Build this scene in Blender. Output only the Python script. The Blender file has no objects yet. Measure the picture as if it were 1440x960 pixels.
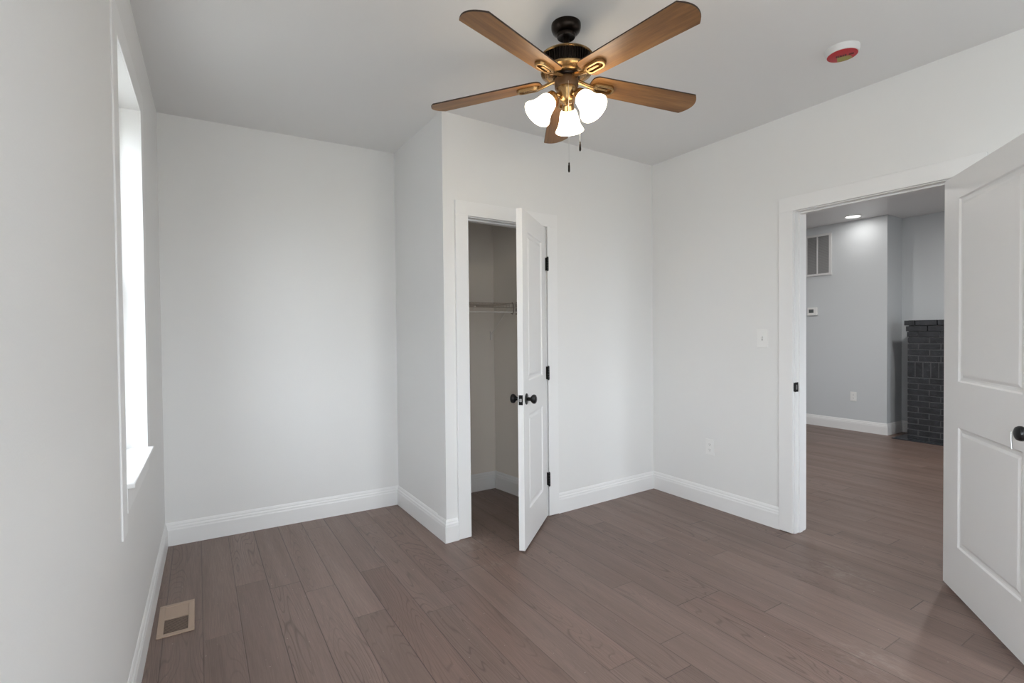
import bpy, bmesh, math, random
from mathutils import Vector, Matrix
random.seed(7)
S = bpy.context.scene
COL = S.collection
PI = math.pi

# ------------------------------------------------------------------ camera
CAM_H = 1.28
YAW, PITCH, ROLL, FPX = 0.5561, -0.0171, -0.0096, 710.8
def cam_axes():
    f = Vector((math.sin(YAW) * math.cos(PITCH), math.cos(YAW) * math.cos(PITCH), math.sin(PITCH)))
    r = Vector((math.cos(YAW), -math.sin(YAW), 0)); u = r.cross(f)
    c, s = math.cos(ROLL), math.sin(ROLL)
    return f, c * r + s * u, -s * r + c * u
F_, R_, U_ = cam_axes()
cd = bpy.data.cameras.new('camera'); cam = bpy.data.objects.new('camera', cd); COL.objects.link(cam)
cd.sensor_fit = 'HORIZONTAL'; cd.sensor_width = 36.0; cd.lens = FPX / 1440 * 36.0
cd.clip_start = 0.02; cd.clip_end = 200
cam.matrix_world = Matrix(((R_.x, U_.x, -F_.x, 0), (R_.y, U_.y, -F_.y, 0), (R_.z, U_.z, -F_.z, CAM_H), (0, 0, 0, 1)))
S.camera = cam

# ------------------------------------------------------------------ light levels and exposure
SKY_STRENGTH = 18.6
SHADE_EMIT = 9.5
BULB_WATT = 0.8
CAN_WATT = 15.0
EXPOSURE = 0.0
S.view_settings.view_transform = 'Standard'
S.view_settings.look = 'None'
S.view_settings.gamma = 1.0
S.view_settings.use_curve_mapping = False
S.view_settings.exposure = EXPOSURE
S.cycles.max_bounces = 12
S.cycles.diffuse_bounces = 8
S.cycles.use_denoising = True
S.cycles.sample_clamp_indirect = 6.0

w = bpy.data.worlds.new('overcast_sky'); S.world = w; w.use_nodes = True
nt = w.node_tree; nt.nodes.clear()
out = nt.nodes.new('ShaderNodeOutputWorld'); bg = nt.nodes.new('ShaderNodeBackground')
tc = nt.nodes.new('ShaderNodeTexCoord'); sx = nt.nodes.new('ShaderNodeSeparateXYZ'); cr = nt.nodes.new('ShaderNodeValToRGB')
mr = nt.nodes.new('ShaderNodeMapRange'); mr.inputs['From Min'].default_value = -1
nt.links.new(tc.outputs['Generated'], sx.inputs[0]); nt.links.new(sx.outputs['Z'], mr.inputs['Value'])
nt.links.new(mr.outputs[0], cr.inputs[0]); nt.links.new(cr.outputs[0], bg.inputs[0]); nt.links.new(bg.outputs[0], out.inputs[0])
e = cr.color_ramp.elements
e[0].position = 0.0; e[0].color = (0.24, 0.24, 0.235, 1)
e[1].position = 1.0; e[1].color = (1.0, 1.04, 1.14, 1)
a = e.new(0.485); a.color = (0.28, 0.28, 0.275, 1)
a = e.new(0.53); a.color = (0.80, 0.83, 0.90, 1)
bg.inputs[1].default_value = SKY_STRENGTH

# ------------------------------------------------------------------ materials
def mat(name, color, rough=0.5, metal=0.0, spec=0.5, bump=0.0, bump_scale=200.0, vary=0.0, emit=None, emit_strength=0.0):
    m = bpy.data.materials.new(name); m.use_nodes = True
    n = m.node_tree.nodes; l = m.node_tree.links; b = n['Principled BSDF']
    b.inputs['Base Color'].default_value = (*color, 1); b.inputs['Roughness'].default_value = rough
    b.inputs['Metallic'].default_value = metal; b.inputs['Specular IOR Level'].default_value = spec
    if emit:
        b.inputs['Emission Color'].default_value = (*emit, 1); b.inputs['Emission Strength'].default_value = emit_strength
    t = n.new('ShaderNodeTexCoord')
    if vary:
        z = n.new('ShaderNodeTexNoise'); z.inputs['Scale'].default_value = 2.2; z.inputs['Detail'].default_value = 3
        l.new(t.outputs['Object'], z.inputs['Vector'])
        mx = n.new('ShaderNodeMix'); mx.data_type = 'RGBA'
        mx.inputs[6].default_value = (*[c * (1 - vary) for c in color], 1); mx.inputs[7].default_value = (*[min(1, c * (1 + vary)) for c in color], 1)
        l.new(z.outputs['Fac'], mx.inputs[0]); l.new(mx.outputs[2], b.inputs['Base Color'])
    if bump:
        z = n.new('ShaderNodeTexNoise'); z.inputs['Scale'].default_value = bump_scale; z.inputs['Detail'].default_value = 2
        l.new(t.outputs['Object'], z.inputs['Vector'])
        bp = n.new('ShaderNodeBump'); bp.inputs['Strength'].default_value = bump; bp.inputs['Distance'].default_value = 0.002
        l.new(z.outputs['Fac'], bp.inputs['Height']); l.new(bp.outputs[0], b.inputs['Normal'])
    return m

M = {}
M['wall'] = mat('white_wall_paint', (0.80, 0.80, 0.795), 0.55, bump=0.12, bump_scale=180, vary=0.006, spec=0.3)
M['ceiling'] = mat('ceiling_paint', (0.78, 0.78, 0.78), 0.7, bump=0.1, bump_scale=120, spec=0.2)
M['trim'] = mat('white_trim_paint', (0.83, 0.83, 0.83), 0.36, bump=0.03, bump_scale=60)
M['door'] = mat('white_door_paint', (0.835, 0.835, 0.835), 0.4, bump=0.04, bump_scale=90)
M['grey_wall'] = mat('grey_wall_paint', (0.63, 0.655, 0.675), 0.55, bump=0.1, bump_scale=180, spec=0.3)
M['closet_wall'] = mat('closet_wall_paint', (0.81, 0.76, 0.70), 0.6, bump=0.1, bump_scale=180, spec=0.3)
M['plastic'] = mat('white_plastic', (0.84, 0.84, 0.83), 0.3, bump=0.01)
M['shelf_wire'] = mat('shaded_coated_wire', (0.50, 0.44, 0.38), 0.4, bump=0.01)  # white wire with the closet shade put into its colour
M['bracket'] = mat('shaded_white_bracket', (0.26, 0.22, 0.19), 0.4, bump=0.01)  # white coated bracket, its shadows put into a darker colour
M['fins'] = mat('grey_grille_fins', (0.42, 0.42, 0.42), 0.5, bump=0.01)
M['pale_slot'] = mat('pale_slot', (0.5, 0.5, 0.5), 0.5, bump=0.01)
M['slot'] = mat('dark_slot', (0.20, 0.20, 0.20), 0.5, bump=0.02)
M['black'] = mat('black_metal', (0.012, 0.012, 0.013), 0.32, metal=0.5, bump=0.03, bump_scale=80)
M['steel'] = mat('brushed_steel', (0.6, 0.6, 0.6), 0.35, metal=1.0, bump=0.03)
M['bronze'] = mat('dark_bronze', (0.020, 0.014, 0.011), 0.28, metal=0.85, bump=0.04, bump_scale=60, vary=0.25)
M['brass'] = mat('antique_brass', (0.36, 0.225, 0.10), 0.27, metal=0.9, bump=0.05, bump_scale=70, vary=0.3)
M['umber'] = mat('brown_bronze', (0.13, 0.075, 0.04), 0.42, metal=0.7, bump=0.04, bump_scale=70, vary=0.3)
M['vent'] = mat('tan_metal', (0.42, 0.31, 0.235), 0.45, bump=0.02)
M['vent_louver'] = mat('shaded_louver_metal', (0.17, 0.115, 0.085), 0.5, bump=0.02)  # tan louvers, darkened to carry the shadow between the blades
M['vent_dark'] = mat('dark_duct', (0.03, 0.022, 0.018), 0.8, bump=0.02)
M['wire'] = mat('white_coated_wire', (0.84, 0.81, 0.77), 0.4, bump=0.01)
M['grille'] = mat('white_grille_metal', (0.72, 0.72, 0.72), 0.4, bump=0.01)
M['screen'] = mat('grey_display', (0.10, 0.11, 0.11), 0.2, bump=0.01)
M['hearth'] = mat('dark_hearth_slab', (0.045, 0.05, 0.058), 0.18, bump=0.05, bump_scale=40, vary=0.3)
M['detector'] = mat('pale_grey_plastic', (0.74, 0.74, 0.74), 0.45, bump=0.01)
M['red'] = mat('red_label', (0.46, 0.010, 0.022), 0.45, bump=0.01)
M['yellow'] = mat('yellow_label', (0.30, 0.26, 0.05), 0.4, bump=0.01)
M['ink'] = mat('black_ink', (0.01, 0.004, 0.004), 0.5, bump=0.01)
M['shade'] = mat('frosted_glass_shade', (0.9, 0.88, 0.82), 0.3, emit=(1.0, 0.84, 0.62), emit_strength=SHADE_EMIT)
M['lens'] = mat('lit_lens', (0.9, 0.9, 0.9), 0.4, emit=(1.0, 0.97, 0.93), emit_strength=5.0)

def glass():
    m = bpy.data.materials.new('window_glass'); m.use_nodes = True
    n = m.node_tree.nodes; l = m.node_tree.links; n.clear()
    o = n.new('ShaderNodeOutputMaterial'); t = n.new('ShaderNodeBsdfTransparent'); g = n.new('ShaderNodeBsdfGlossy'); x = n.new('ShaderNodeMixShader'); f = n.new('ShaderNodeMath'); lw = n.new('ShaderNodeLayerWeight')
    t.inputs[0].default_value = (0.94, 0.96, 0.95, 1); g.inputs['Roughness'].default_value = 0.02; f.operation = 'MULTIPLY_ADD'; lw.inputs['Blend'].default_value = 0.12
    l.new(lw.outputs['Facing'], f.inputs[0]); f.inputs[1].default_value = 0.45; f.inputs[2].default_value = 0.03
    l.new(f.outputs[0], x.inputs[0]); l.new(t.outputs[0], x.inputs[1]); l.new(g.outputs[0], x.inputs[2]); l.new(x.outputs[0], o.inputs[0])
    return m
M['glass'] = glass()

def dimming_mesh():
    m = bpy.data.materials.new('grey_dimming_screen'); m.use_nodes = True
    n = m.node_tree.nodes; l = m.node_tree.links; n.clear()
    o = n.new('ShaderNodeOutputMaterial'); t = n.new('ShaderNodeBsdfTransparent'); g = n.new('ShaderNodeBsdfDiffuse'); x = n.new('ShaderNodeMixShader')
    g.inputs[0].default_value = (0.12, 0.12, 0.12, 1); x.inputs[0].default_value = 0.18
    l.new(t.outputs[0], x.inputs[1]); l.new(g.outputs[0], x.inputs[2]); l.new(x.outputs[0], o.inputs[0])
    return m
M['dimming_mesh'] = dimming_mesh()

class NB:                                    # tiny node-graph helper
    def __init__(s, m): s.n = m.node_tree.nodes; s.l = m.node_tree.links
    def math(s, op, a, b=None, c=None):
        q = s.n.new('ShaderNodeMath'); q.operation = op
        for i, v in enumerate((a, b, c)):
            if v is None: continue
            if isinstance(v, (int, float)): q.inputs[i].default_value = v
            else: s.l.new(v, q.inputs[i])
        return q.outputs[0]
    def vec(s, x, y, z):
        q = s.n.new('ShaderNodeCombineXYZ')
        for i, v in enumerate((x, y, z)):
            if isinstance(v, (int, float)): q.inputs[i].default_value = v
            else: s.l.new(v, q.inputs[i])
        return q.outputs[0]
    def noise(s, v, scale=1.0, detail=2.0, rough=0.5):
        q = s.n.new('ShaderNodeTexNoise'); q.inputs['Scale'].default_value = scale; q.inputs['Detail'].default_value = detail
        q.inputs['Roughness'].default_value = rough; s.l.new(v, q.inputs['Vector']); return q.outputs['Fac']
    def white(s, v):
        q = s.n.new('ShaderNodeTexWhiteNoise'); q.noise_dimensions = '3D'; s.l.new(v, q.inputs['Vector']); return q.outputs['Value']
    def mix(s, f, a, b):
        q = s.n.new('ShaderNodeMix'); q.data_type = 'RGBA'
        for i, v in ((0, f), (6, a), (7, b)):
            if isinstance(v, (int, float)): q.inputs[i].default_value = v
            elif isinstance(v, tuple): q.inputs[i].default_value = (*v, 1)
            else: s.l.new(v, q.inputs[i])
        return q.outputs[2]
    def ramp(s, v, a, b, lo=0.0, hi=1.0):
        q = s.n.new('ShaderNodeMapRange'); q.clamp = True
        s.l.new(v, q.inputs['Value']); q.inputs['From Min'].default_value = a; q.inputs['From Max'].default_value = b
        q.inputs['To Min'].default_value = lo; q.inputs['To Max'].default_value = hi; return q.outputs[0]

def floor_material():
    m = bpy.data.materials.new('brown_plank_floor'); m.use_nodes = True; g = NB(m); b = g.n['Principled BSDF']
    t = g.n.new('ShaderNodeTexCoord'); sp = g.n.new('ShaderNodeSeparateXYZ'); g.l.new(t.outputs['Object'], sp.inputs[0])
    X, Y = sp.outputs[0], sp.outputs[1]
    u = g.math('DIVIDE', g.math('ADD', X, 0.147), 0.1445); row = g.math('FLOOR', u); fu = g.math('FRACT', u)
    off = g.white(g.vec(row, 3.7, 1.1))
    v = g.math('ADD', g.math('DIVIDE', Y, 1.22), g.math('MULTIPLY', off, 7.0)); idx = g.math('FLOOR', v); fv = g.math('FRACT', v)
    rnd = g.white(g.vec(row, idx, 0.5)); rnd2 = g.white(g.vec(row, idx, 9.5))
    du = g.math('MULTIPLY', g.math('MINIMUM', fu, g.math('SUBTRACT', 1.0, fu)), 0.1445)
    dv = g.math('MULTIPLY', g.math('MINIMUM', fv, g.math('SUBTRACT', 1.0, fv)), 1.22)
    seam = g.ramp(g.math('MINIMUM', du, dv), 0.0008, 0.0026, 1.0, 0.0)
    seam_vis = g.math('MULTIPLY', seam, g.ramp(g.white(g.vec(row, 1.0, 4.4)), 0, 1, 0.35, 1.0))
    zz = g.math('MULTIPLY', rnd, 40.0)
    cath = g.noise(g.vec(g.math('MULTIPLY', X, 7.5), g.math('MULTIPLY', Y, 0.75), zz), 1.0, 1.5, 0.45)
    rings = g.math('ABSOLUTE', g.math('SINE', g.math('MULTIPLY', cath, 95.0)))
    line = g.math('MULTIPLY', g.ramp(rings, 0.0, 0.42, 1.0, 0.0), g.ramp(g.noise(g.vec(g.math('MULTIPLY', X, 3.0), g.math('MULTIPLY', Y, 0.5), zz), 1.0, 1.0), 0.42, 0.62, 0.1, 1.0))
    pores = g.ramp(g.noise(g.vec(g.math('MULTIPLY', X, 260.0), g.math('MULTIPLY', Y, 7.0), zz), 1.0, 3.0, 0.65), 0.35, 0.62, 0.0, 1.0)
    soft = g.noise(g.vec(g.math('MULTIPLY', X, 12.0), g.math('MULTIPLY', Y, 0.8), zz), 1.0, 3.0)
    c = g.mix(rnd, (0.196, 0.134, 0.111), (0.246, 0.171, 0.143))
    c = g.mix(g.math('MULTIPLY', g.ramp(rnd2, 0.72, 1.0), 0.45), c, (0.215, 0.130, 0.104))
    c = g.mix(g.ramp(soft, 0.3, 0.72, 0.0, 0.4), c, (0.112, 0.078, 0.064))
    c = g.mix(g.math('MULTIPLY', pores, 0.38), c, (0.105, 0.072, 0.060))
    c = g.mix(g.math('MULTIPLY', line, 0.68), c, (0.078, 0.050, 0.041))
    # pale dust and scuffs
    def blot(x, y, rx, ry):
        d = g.math('SQRT', g.math('ADD', g.math('POWER', g.math('DIVIDE', g.math('SUBTRACT', X, x), rx), 2.0), g.math('POWER', g.math('DIVIDE', g.math('SUBTRACT', Y, y), ry), 2.0)))
        return g.ramp(d, 0.2, 1.0, 1.0, 0.0)
    dust = g.math('MAXIMUM', g.math('MAXIMUM', blot(2.18, 0.92, 0.17, 0.22), blot(1.42, 2.72, 0.16, 0.12)), g.math('MAXIMUM', blot(2.85, 1.35, 0.18, 0.3), g.math('MULTIPLY', blot(1.36, 2.42, 0.14, 0.07), 0.9)))
    dn = g.ramp(g.noise(g.vec(g.math('MULTIPLY', X, 30.0), g.math('MULTIPLY', Y, 14.0), 2.0), 1.0, 4.0, 0.7), 0.46, 0.72, 0.0, 0.34)
    c = g.mix(g.math('MULTIPLY', dust, dn), c, (0.42, 0.37, 0.33))
    sc = g.ramp(g.noise(g.vec(g.math('MULTIPLY', X, 9.0), g.math('MULTIPLY', Y, 9.0), 8.0), 1.0, 6.0, 0.75), 0.68, 0.80, 0.0, 0.28)
    c = g.mix(sc, c, (0.36, 0.31, 0.28))
    sp_ = g.ramp(g.noise(g.vec(g.math('MULTIPLY', X, 95.0), g.math('MULTIPLY', Y, 95.0), 1.0), 1.0, 0.0), 0.84, 0.89, 0.0, 0.45)
    c = g.mix(sp_, c, (0.5, 0.46, 0.42))
    c = g.mix(g.math('MULTIPLY', seam_vis, 0.85), c, (0.030, 0.019, 0.016))
    g.l.new(c, b.inputs['Base Color'])
    g.l.new(g.ramp(soft, 0.2, 0.8, 0.36, 0.50), b.inputs['Roughness']); b.inputs['Specular IOR Level'].default_value = 0.45
    h = g.math('SUBTRACT', g.math('MULTIPLY', g.math('ADD', pores, line), -0.12), seam)
    bp = g.n.new('ShaderNodeBump'); bp.inputs['Strength'].default_value = 0.35; bp.inputs['Distance'].default_value = 0.0012
    g.l.new(h, bp.inputs['Height']); g.l.new(bp.outputs[0], b.inputs['Normal'])
    return m
M['floor'] = floor_material()

def blade_material():
    m = bpy.data.materials.new('walnut_blade'); m.use_nodes = True; g = NB(m); b = g.n['Principled BSDF']
    t = g.n.new('ShaderNodeTexCoord'); sp = g.n.new('ShaderNodeSeparateXYZ'); g.l.new(t.outputs['Object'], sp.inputs[0])
    oi = g.n.new('ShaderNodeObjectInfo'); r = g.math('MULTIPLY', oi.outputs['Random'], 30.0)
    v = g.vec(g.math('MULTIPLY', sp.outputs[0], 2.2), g.math('MULTIPLY', sp.outputs[1], 24.0), r)
    a = g.noise(v, 1.0, 4.0, 0.6); f = g.noise(g.vec(g.math('MULTIPLY', sp.outputs[0], 9.0), g.math('MULTIPLY', sp.outputs[1], 220.0), r), 1.0, 3.0)
    c = g.mix(g.ramp(a, 0.3, 0.7), (0.150, 0.066, 0.020), (0.330, 0.160, 0.052))
    c = g.mix(g.ramp(f, 0.45, 0.75, 0.0, 0.35), c, (0.075, 0.033, 0.012))
    g.l.new(c, b.inputs['Base Color']); b.inputs['Roughness'].default_value = 0.42; b.inputs['Specular IOR Level'].default_value = 0.4
    return m
M['blade'] = blade_material()
M['blade_edge'] = mat('shaded_blade_edge', (0.030, 0.014, 0.008), 0.5, bump=0.02)  # blade sides and tops: their shade is put into the colour

def brick_material():
    m = bpy.data.materials.new('charcoal_painted_brick'); m.use_nodes = True; g = NB(m); b = g.n['Principled BSDF']
    t = g.n.new('ShaderNodeTexCoord')
    a = g.noise(t.outputs['Object'], 45.0, 4.0, 0.7); k = g.noise(t.outputs['Object'], 11.0, 3.0, 0.6)
    c = g.mix(g.ramp(k, 0.3, 0.7), (0.020, 0.022, 0.026), (0.044, 0.047, 0.054))
    c = g.mix(g.ramp(a, 0.60, 0.74, 0.0, 0.5), c, (0.20, 0.205, 0.21))
    g.l.new(c, b.inputs['Base Color']); b.inputs['Roughness'].default_value = 0.42
    bp = g.n.new('ShaderNodeBump'); bp.inputs['Strength'].default_value = 0.7; bp.inputs['Distance'].default_value = 0.006
    g.l.new(a, bp.inputs['Height']); g.l.new(bp.outputs[0], b.inputs['Normal'])
    return m
M['brick'] = brick_material()
M['mortar'] = mat('worn_mortar', (0.12, 0.124, 0.13), 0.8, bump=0.5, bump_scale=90, vary=0.4)

# ------------------------------------------------------------------ builders
class MB:
    """collects world-space (or local) shapes, then links them as ONE mesh object"""
    def __init__(s, xf=None): s.bm = bmesh.new(); s.xf = xf or (lambda p: Vector(p))
    def v(s, p): return s.bm.verts.new(s.xf(p))
    def box(s, a, b):
        a, b = [min(x, y) for x, y in zip(a, b)], [max(x, y) for x, y in zip(a, b)]
        q = [s.v((x, y, z)) for z in (a[2], b[2]) for y in (a[1], b[1]) for x in (a[0], b[0])]
        for f in ((0, 1, 3, 2), (4, 6, 7, 5), (0, 4, 5, 1), (2, 3, 7, 6), (0, 2, 6, 4), (1, 5, 7, 3)): s.bm.faces.new([q[i] for i in f])
        return s
    def loft(s, rings, closed=True, cap=True):
        R = [[s.v(p) for p in r] for r in rings]; n = len(R[0])
        for a, b in zip(R, R[1:]):
            for i in range(n if closed else n - 1):
                s.bm.faces.new((a[i], a[(i + 1) % n], b[(i + 1) % n], b[i]))
        if cap and closed: s.bm.faces.new(R[0][::-1]); s.bm.faces.new(R[-1])
        return s
    def prism(s, poly, axis_fn, t0, t1):
        return s.loft([[axis_fn(p, t0) for p in poly], [axis_fn(p, t1) for p in poly]])
    def lathe(s, prof, c=(0, 0, 0), ax=(0, 0, 1), n=32, cap0=True, cap1=True):
        ax = Vector(ax).normalized(); e1 = ax.orthogonal().normalized(); e2 = ax.cross(e1); c = Vector(c)
        rings = [[c + ax * h + (e1 * math.cos(2 * PI * i / n) + e2 * math.sin(2 * PI * i / n)) * max(r, 1e-4) for i in range(n)] for r, h in prof]
        R = [[s.v(p) for p in r] for r in rings]
        for a, b in zip(R, R[1:]):
            for i in range(n): s.bm.faces.new((a[i], a[(i + 1) % n], b[(i + 1) % n], b[i]))
        if cap0: s.bm.faces.new(R[0][::-1])
        if cap1: s.bm.faces.new(R[-1])
        return s
    def tube(s, pts, r, n=8):
        pts = [Vector(p) for p in pts]; rings = []; prev = None
        for i, p in enumerate(pts):
            t = (pts[min(i + 1, len(pts) - 1)] - pts[max(i - 1, 0)]).normalized()
            e1 = (prev - t * prev.dot(t)).normalized() if prev else t.orthogonal().normalized()
            prev = e1; e2 = t.cross(e1)
            rings.append([p + (e1 * math.cos(2 * PI * k / n) + e2 * math.sin(2 * PI * k / n)) * r for k in range(n)])
        return s.loft(rings)
    def build(s, name, m, parent=None, loc=(0, 0, 0), smooth=None, bevel=0.0, seg=2):
        loc = Vector(loc)
        bmesh.ops.recalc_face_normals(s.bm, faces=s.bm.faces)
        org = world_loc(parent) + loc if parent else loc
        for q in s.bm.verts: q.co -= org
        me = bpy.data.meshes.new(name); s.bm.to_mesh(me); s.bm.free()
        me.materials.append(m); o = bpy.data.objects.new(name, me); COL.objects.link(o)
        o.location = loc
        if parent: o.parent = parent
        if smooth:
            me.shade_smooth(); me.set_sharp_from_angle(angle=math.radians(smooth))
        if bevel:
            bv = o.modifiers.new('bevel', 'BEVEL'); bv.width = bevel; bv.segments = seg; bv.limit_method = 'ANGLE'; bv.angle_limit = math.radians(40)
        return o
def world_loc(o):
    p = Vector((0, 0, 0))
    while o: p += o.location; o = o.parent
    return p
def tag(o, label, cat, group=None, kind=None):
    o['label'] = label; o['category'] = cat
    if group: o['group'] = group
    if kind: o['kind'] = kind
    return o
def empty(name, loc, label, cat, group=None, kind=None):
    o = bpy.data.objects.new(name, None); COL.objects.link(o); o.location = loc; o.empty_display_size = 0.1
    return tag(o, label, cat, group, kind)

class Frame:
    """a wall: s runs along it, t out of it into the room, z up"""
    def __init__(f, o, e_, toward=(1.2, 1.2)):
        f.o = Vector((o[0], o[1], 0)); e_ = Vector((e_[0], e_[1], 0)); f.d = (e_ - f.o); f.L = f.d.length; f.d.normalize()
        f.n = Vector((f.d.y, -f.d.x, 0))
        if f.n.dot(Vector((*toward, 0)) - f.o) < 0: f.n = -f.n
    def __call__(f, p): return f.o + f.d * p[0] + f.n * p[1] + Vector((0, 0, p[2]))

def wall(name, fr, s0, s1, z0, z1, th, m, label, holes=()):
    ss = sorted({s0, s1, *[h[0] for h in holes], *[h[1] for h in holes]}); zs = sorted({z0, z1, *[h[2] for h in holes], *[h[3] for h in holes]})
    inh = lambda s, z: any(h[0] < s < h[1] and h[2] < z < h[3] for h in holes)
    b = MB(fr); V = {}
    def v(i, k, t):
        if (i, k, t) not in V: V[i, k, t] = b.v((ss[i], t, zs[k]))
        return V[i, k, t]
    full = {(i, k): not inh((ss[i] + ss[i + 1]) / 2, (zs[k] + zs[k + 1]) / 2) for i in range(len(ss) - 1) for k in range(len(zs) - 1)}
    for (i, k), ok in full.items():
        if not ok: continue
        for t in (0, -th): b.bm.faces.new((v(i, k, t), v(i + 1, k, t), v(i + 1, k + 1, t), v(i, k + 1, t)))
        for (di, dk), (p, q) in {(-1, 0): ((i, k), (i, k + 1)), (1, 0): ((i + 1, k), (i + 1, k + 1)), (0, -1): ((i, k), (i + 1, k)), (0, 1): ((i, k + 1), (i + 1, k + 1))}.items():
            if not full.get((i + di, k + dk), False):
                b.bm.faces.new((v(*p, 0), v(*q, 0), v(*q, -th), v(*p, -th)))
    return tag(b.build(name, m), label, 'wall', kind='structure')

BASE = [(0, 0), (0.014, 0), (0.014, 0.094), (0.0125, 0.100), (0.0115, 0.102), (0.0115, 0.110), (0.0105, 0.113), (0.0075, 0.118), (0.0065, 0.120), (0.0065, 0.126), (0.0045, 0.132), (0.002, 0.138), (0.0, 0.140)]
def baseboard(name, fr, s0, s1, label, m0=0, m1=0):
    """m0/m1: mitre at the ends, +1 inside corner, -1 outside corner, 0 square"""
    b = MB(fr)
    b.loft([[(s0 + m0 * t, t, z) for t, z in BASE], [(s1 - m1 * t, t, z) for t, z in BASE]])
    return tag(b.build(name, M['trim']), label, 'baseboard', kind='structure')

# ------------------------------------------------------------------ the room
P1, P2, P3, P4 = (-0.1882, 3.7184), (1.2654, 3.6764), (1.2737, 2.8290), (3.1530, 2.8961)
ZC = 2.6247
AR, AL = -0.0095, 0.0172
LW = Frame(P1, (P1[0] - math.sin(AL), P1[1] - math.cos(AL)))
BW = Frame(P1, P2)
SW = Frame(P2, P3, toward=(0.2, 3.2))
CW = Frame(P3, P4)
RW = Frame(P4, (P4[0] - math.sin(AR), P4[1] - math.cos(AR)))
REAR = Frame((-0.45, -1.25), (3.30, -1.25))
ST = 'structure'

tag(MB().box((-0.5, -1.45, -0.12), (7.8, 5.2, 0.0)).build('floor', M['floor']), 'brown wood plank floor running through both rooms and the closet', 'floor', kind=ST)
tag(MB().box((-0.5, -1.45, ZC), (3.22, 3.95, ZC + 0.12)).build('ceiling', M['ceiling']), 'white bedroom ceiling above the fan', 'ceiling', kind=ST)
ZH = 2.655
tag(MB().box((3.225, -1.45, ZH), (7.8, 5.2, ZH + 0.12)).build('ceiling', M['trim']), 'ceiling of the next room with a recessed light, seen through the doorway', 'ceiling', kind=ST)

WIN = dict(s0=0.93, s1=1.60, z0=0.785, z1=2.28)       # window in the left wall
WINB = (3.75, 4.85, 0.70, 2.28)                    # unseen second window, added in the left wall to brighten the lower walls
CD = dict(s0=0.170, s1=0.780, z1=2.005)              # closet doorway in the closet wall
HD = dict(s0=1.150, s1=1.958, z1=2.015)              # doorway to the next room in the right wall
TOP = ZC + 0.04
wall('wall_left', LW, -0.15, 5.05, 0, TOP, 0.20, M['wall'], 'white left wall with the tall narrow window', [(WIN['s0'], WIN['s1'], WIN['z0'] - 0.018, WIN['z1']), (WINB[0], WINB[1], WINB[2] - 0.018, WINB[3])])
wall('wall_back', BW, 0, BW.L + 0.10, 0, TOP, 0.12, M['wall'], 'white back wall of the alcove left of the closet')
wall('wall_closet_side', SW, 0, SW.L - 0.119, 0, TOP, 0.11, M['wall'], 'short shaded white side wall of the closet facing the window')
wall('wall_closet_front', CW, 0, CW.L + 0.02, 0, TOP, 0.12, M['wall'], 'white wall holding the closet door', [(CD['s0'] - 0.012, CD['s1'] + 0.012, -0.01, CD['z1'] + 0.012)])
wall('wall_right', RW, -2.25, 4.35, 0, ZH + 0.04, 0.125, M['wall'], 'white right wall with the open doorway, switch and outlet', [(HD['s0'] - 0.012, HD['s1'] + 0.012, -0.01, HD['z1'] + 0.012)])
REARW = [(0.75, 1.55, 0.80, 2.30), (2.10, 2.90, 0.80, 2.30)]
wall('wall_rear', REAR, 0, 3.72, 0, TOP, 0.20, M['wall'], 'white wall behind the viewer with two windows', [(q[0], q[1], q[2] - 0.018, q[3]) for q in REARW])
# closet interior
KX, KY = 2.078, 3.622
CBK = Frame((1.36, KY), (2.25, KY), toward=(1.7, 3.2))
CRT = Frame((KX, KY), (2.1214, 3.3293), toward=(1.6, 3.3))
wall('wall_closet_back', CBK, 0, 0.85, 0, TOP, 0.05, M['closet_wall'], 'back wall inside the closet behind the wire shelf')
wall('wall_closet_right', CRT, 0, 0.72, 0, TOP, 0.06, M['closet_wall'], 'right wall inside the closet')
# the next room
HA = Frame((7.05, 5.15), (7.05, 2.785), toward=(5, 3))
HB = Frame((7.05, 2.785), (7.47, 2.785), toward=(7.2, 2.0))
HC = Frame((7.45, 2.90), (7.45, -1.35), toward=(5, 1))
HS = Frame((7.60, -1.30), (3.25, -1.30), toward=(5, 1))
HN = Frame((3.20, 5.05), (7.20, 5.05), toward=(5, 1))
wall('wall_grille', HA, 0, HA.L, 0, ZH + 0.02, 0.10, M['grey_wall'], 'grey wall of the next room carrying return grille and thermostat')
wall('wall_return', HB, 0.10, HB.L - 0.021, 0, ZH + 0.02, 0.08, M['grey_wall'], 'narrow grey return wall beside the brick fireplace')
wall('wall_fireplace', HC, 0, 4.25, 0, ZH + 0.02, 0.10, M['grey_wall'], 'grey wall behind the dark brick fireplace')
HSW = [(3.20, 4.20, 0.7, 2.2)]  # unseen window added to light the next room from the side
wall('wall_south', HS, 0, 4.36, 0, ZH + 0.02, 0.15, M['grey_wall'], 'grey side wall of the next room with a window, out of view', [(q[0], q[1], q[2] - 0.018, q[3]) for q in HSW])
wall('wall_north', HN, 0, 4.1, 0, ZH + 0.02, 0.12, M['grey_wall'], 'grey far side wall of the next room, out of view')

# unseen wall added outside to cut daylight reaching the left wall's front window
tag(MB().box((-2.75, 0.2, -0.1), (-2.55, 8.0, 3.25)).build('wall_daylight_blocker', mat('blocker_grey', (0.36, 0.36, 0.36), 0.8, bump=0.2, bump_scale=60, vary=0.05)), 'unseen grey wall added beyond the left window to cut its daylight', 'wall', kind=ST)

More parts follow.
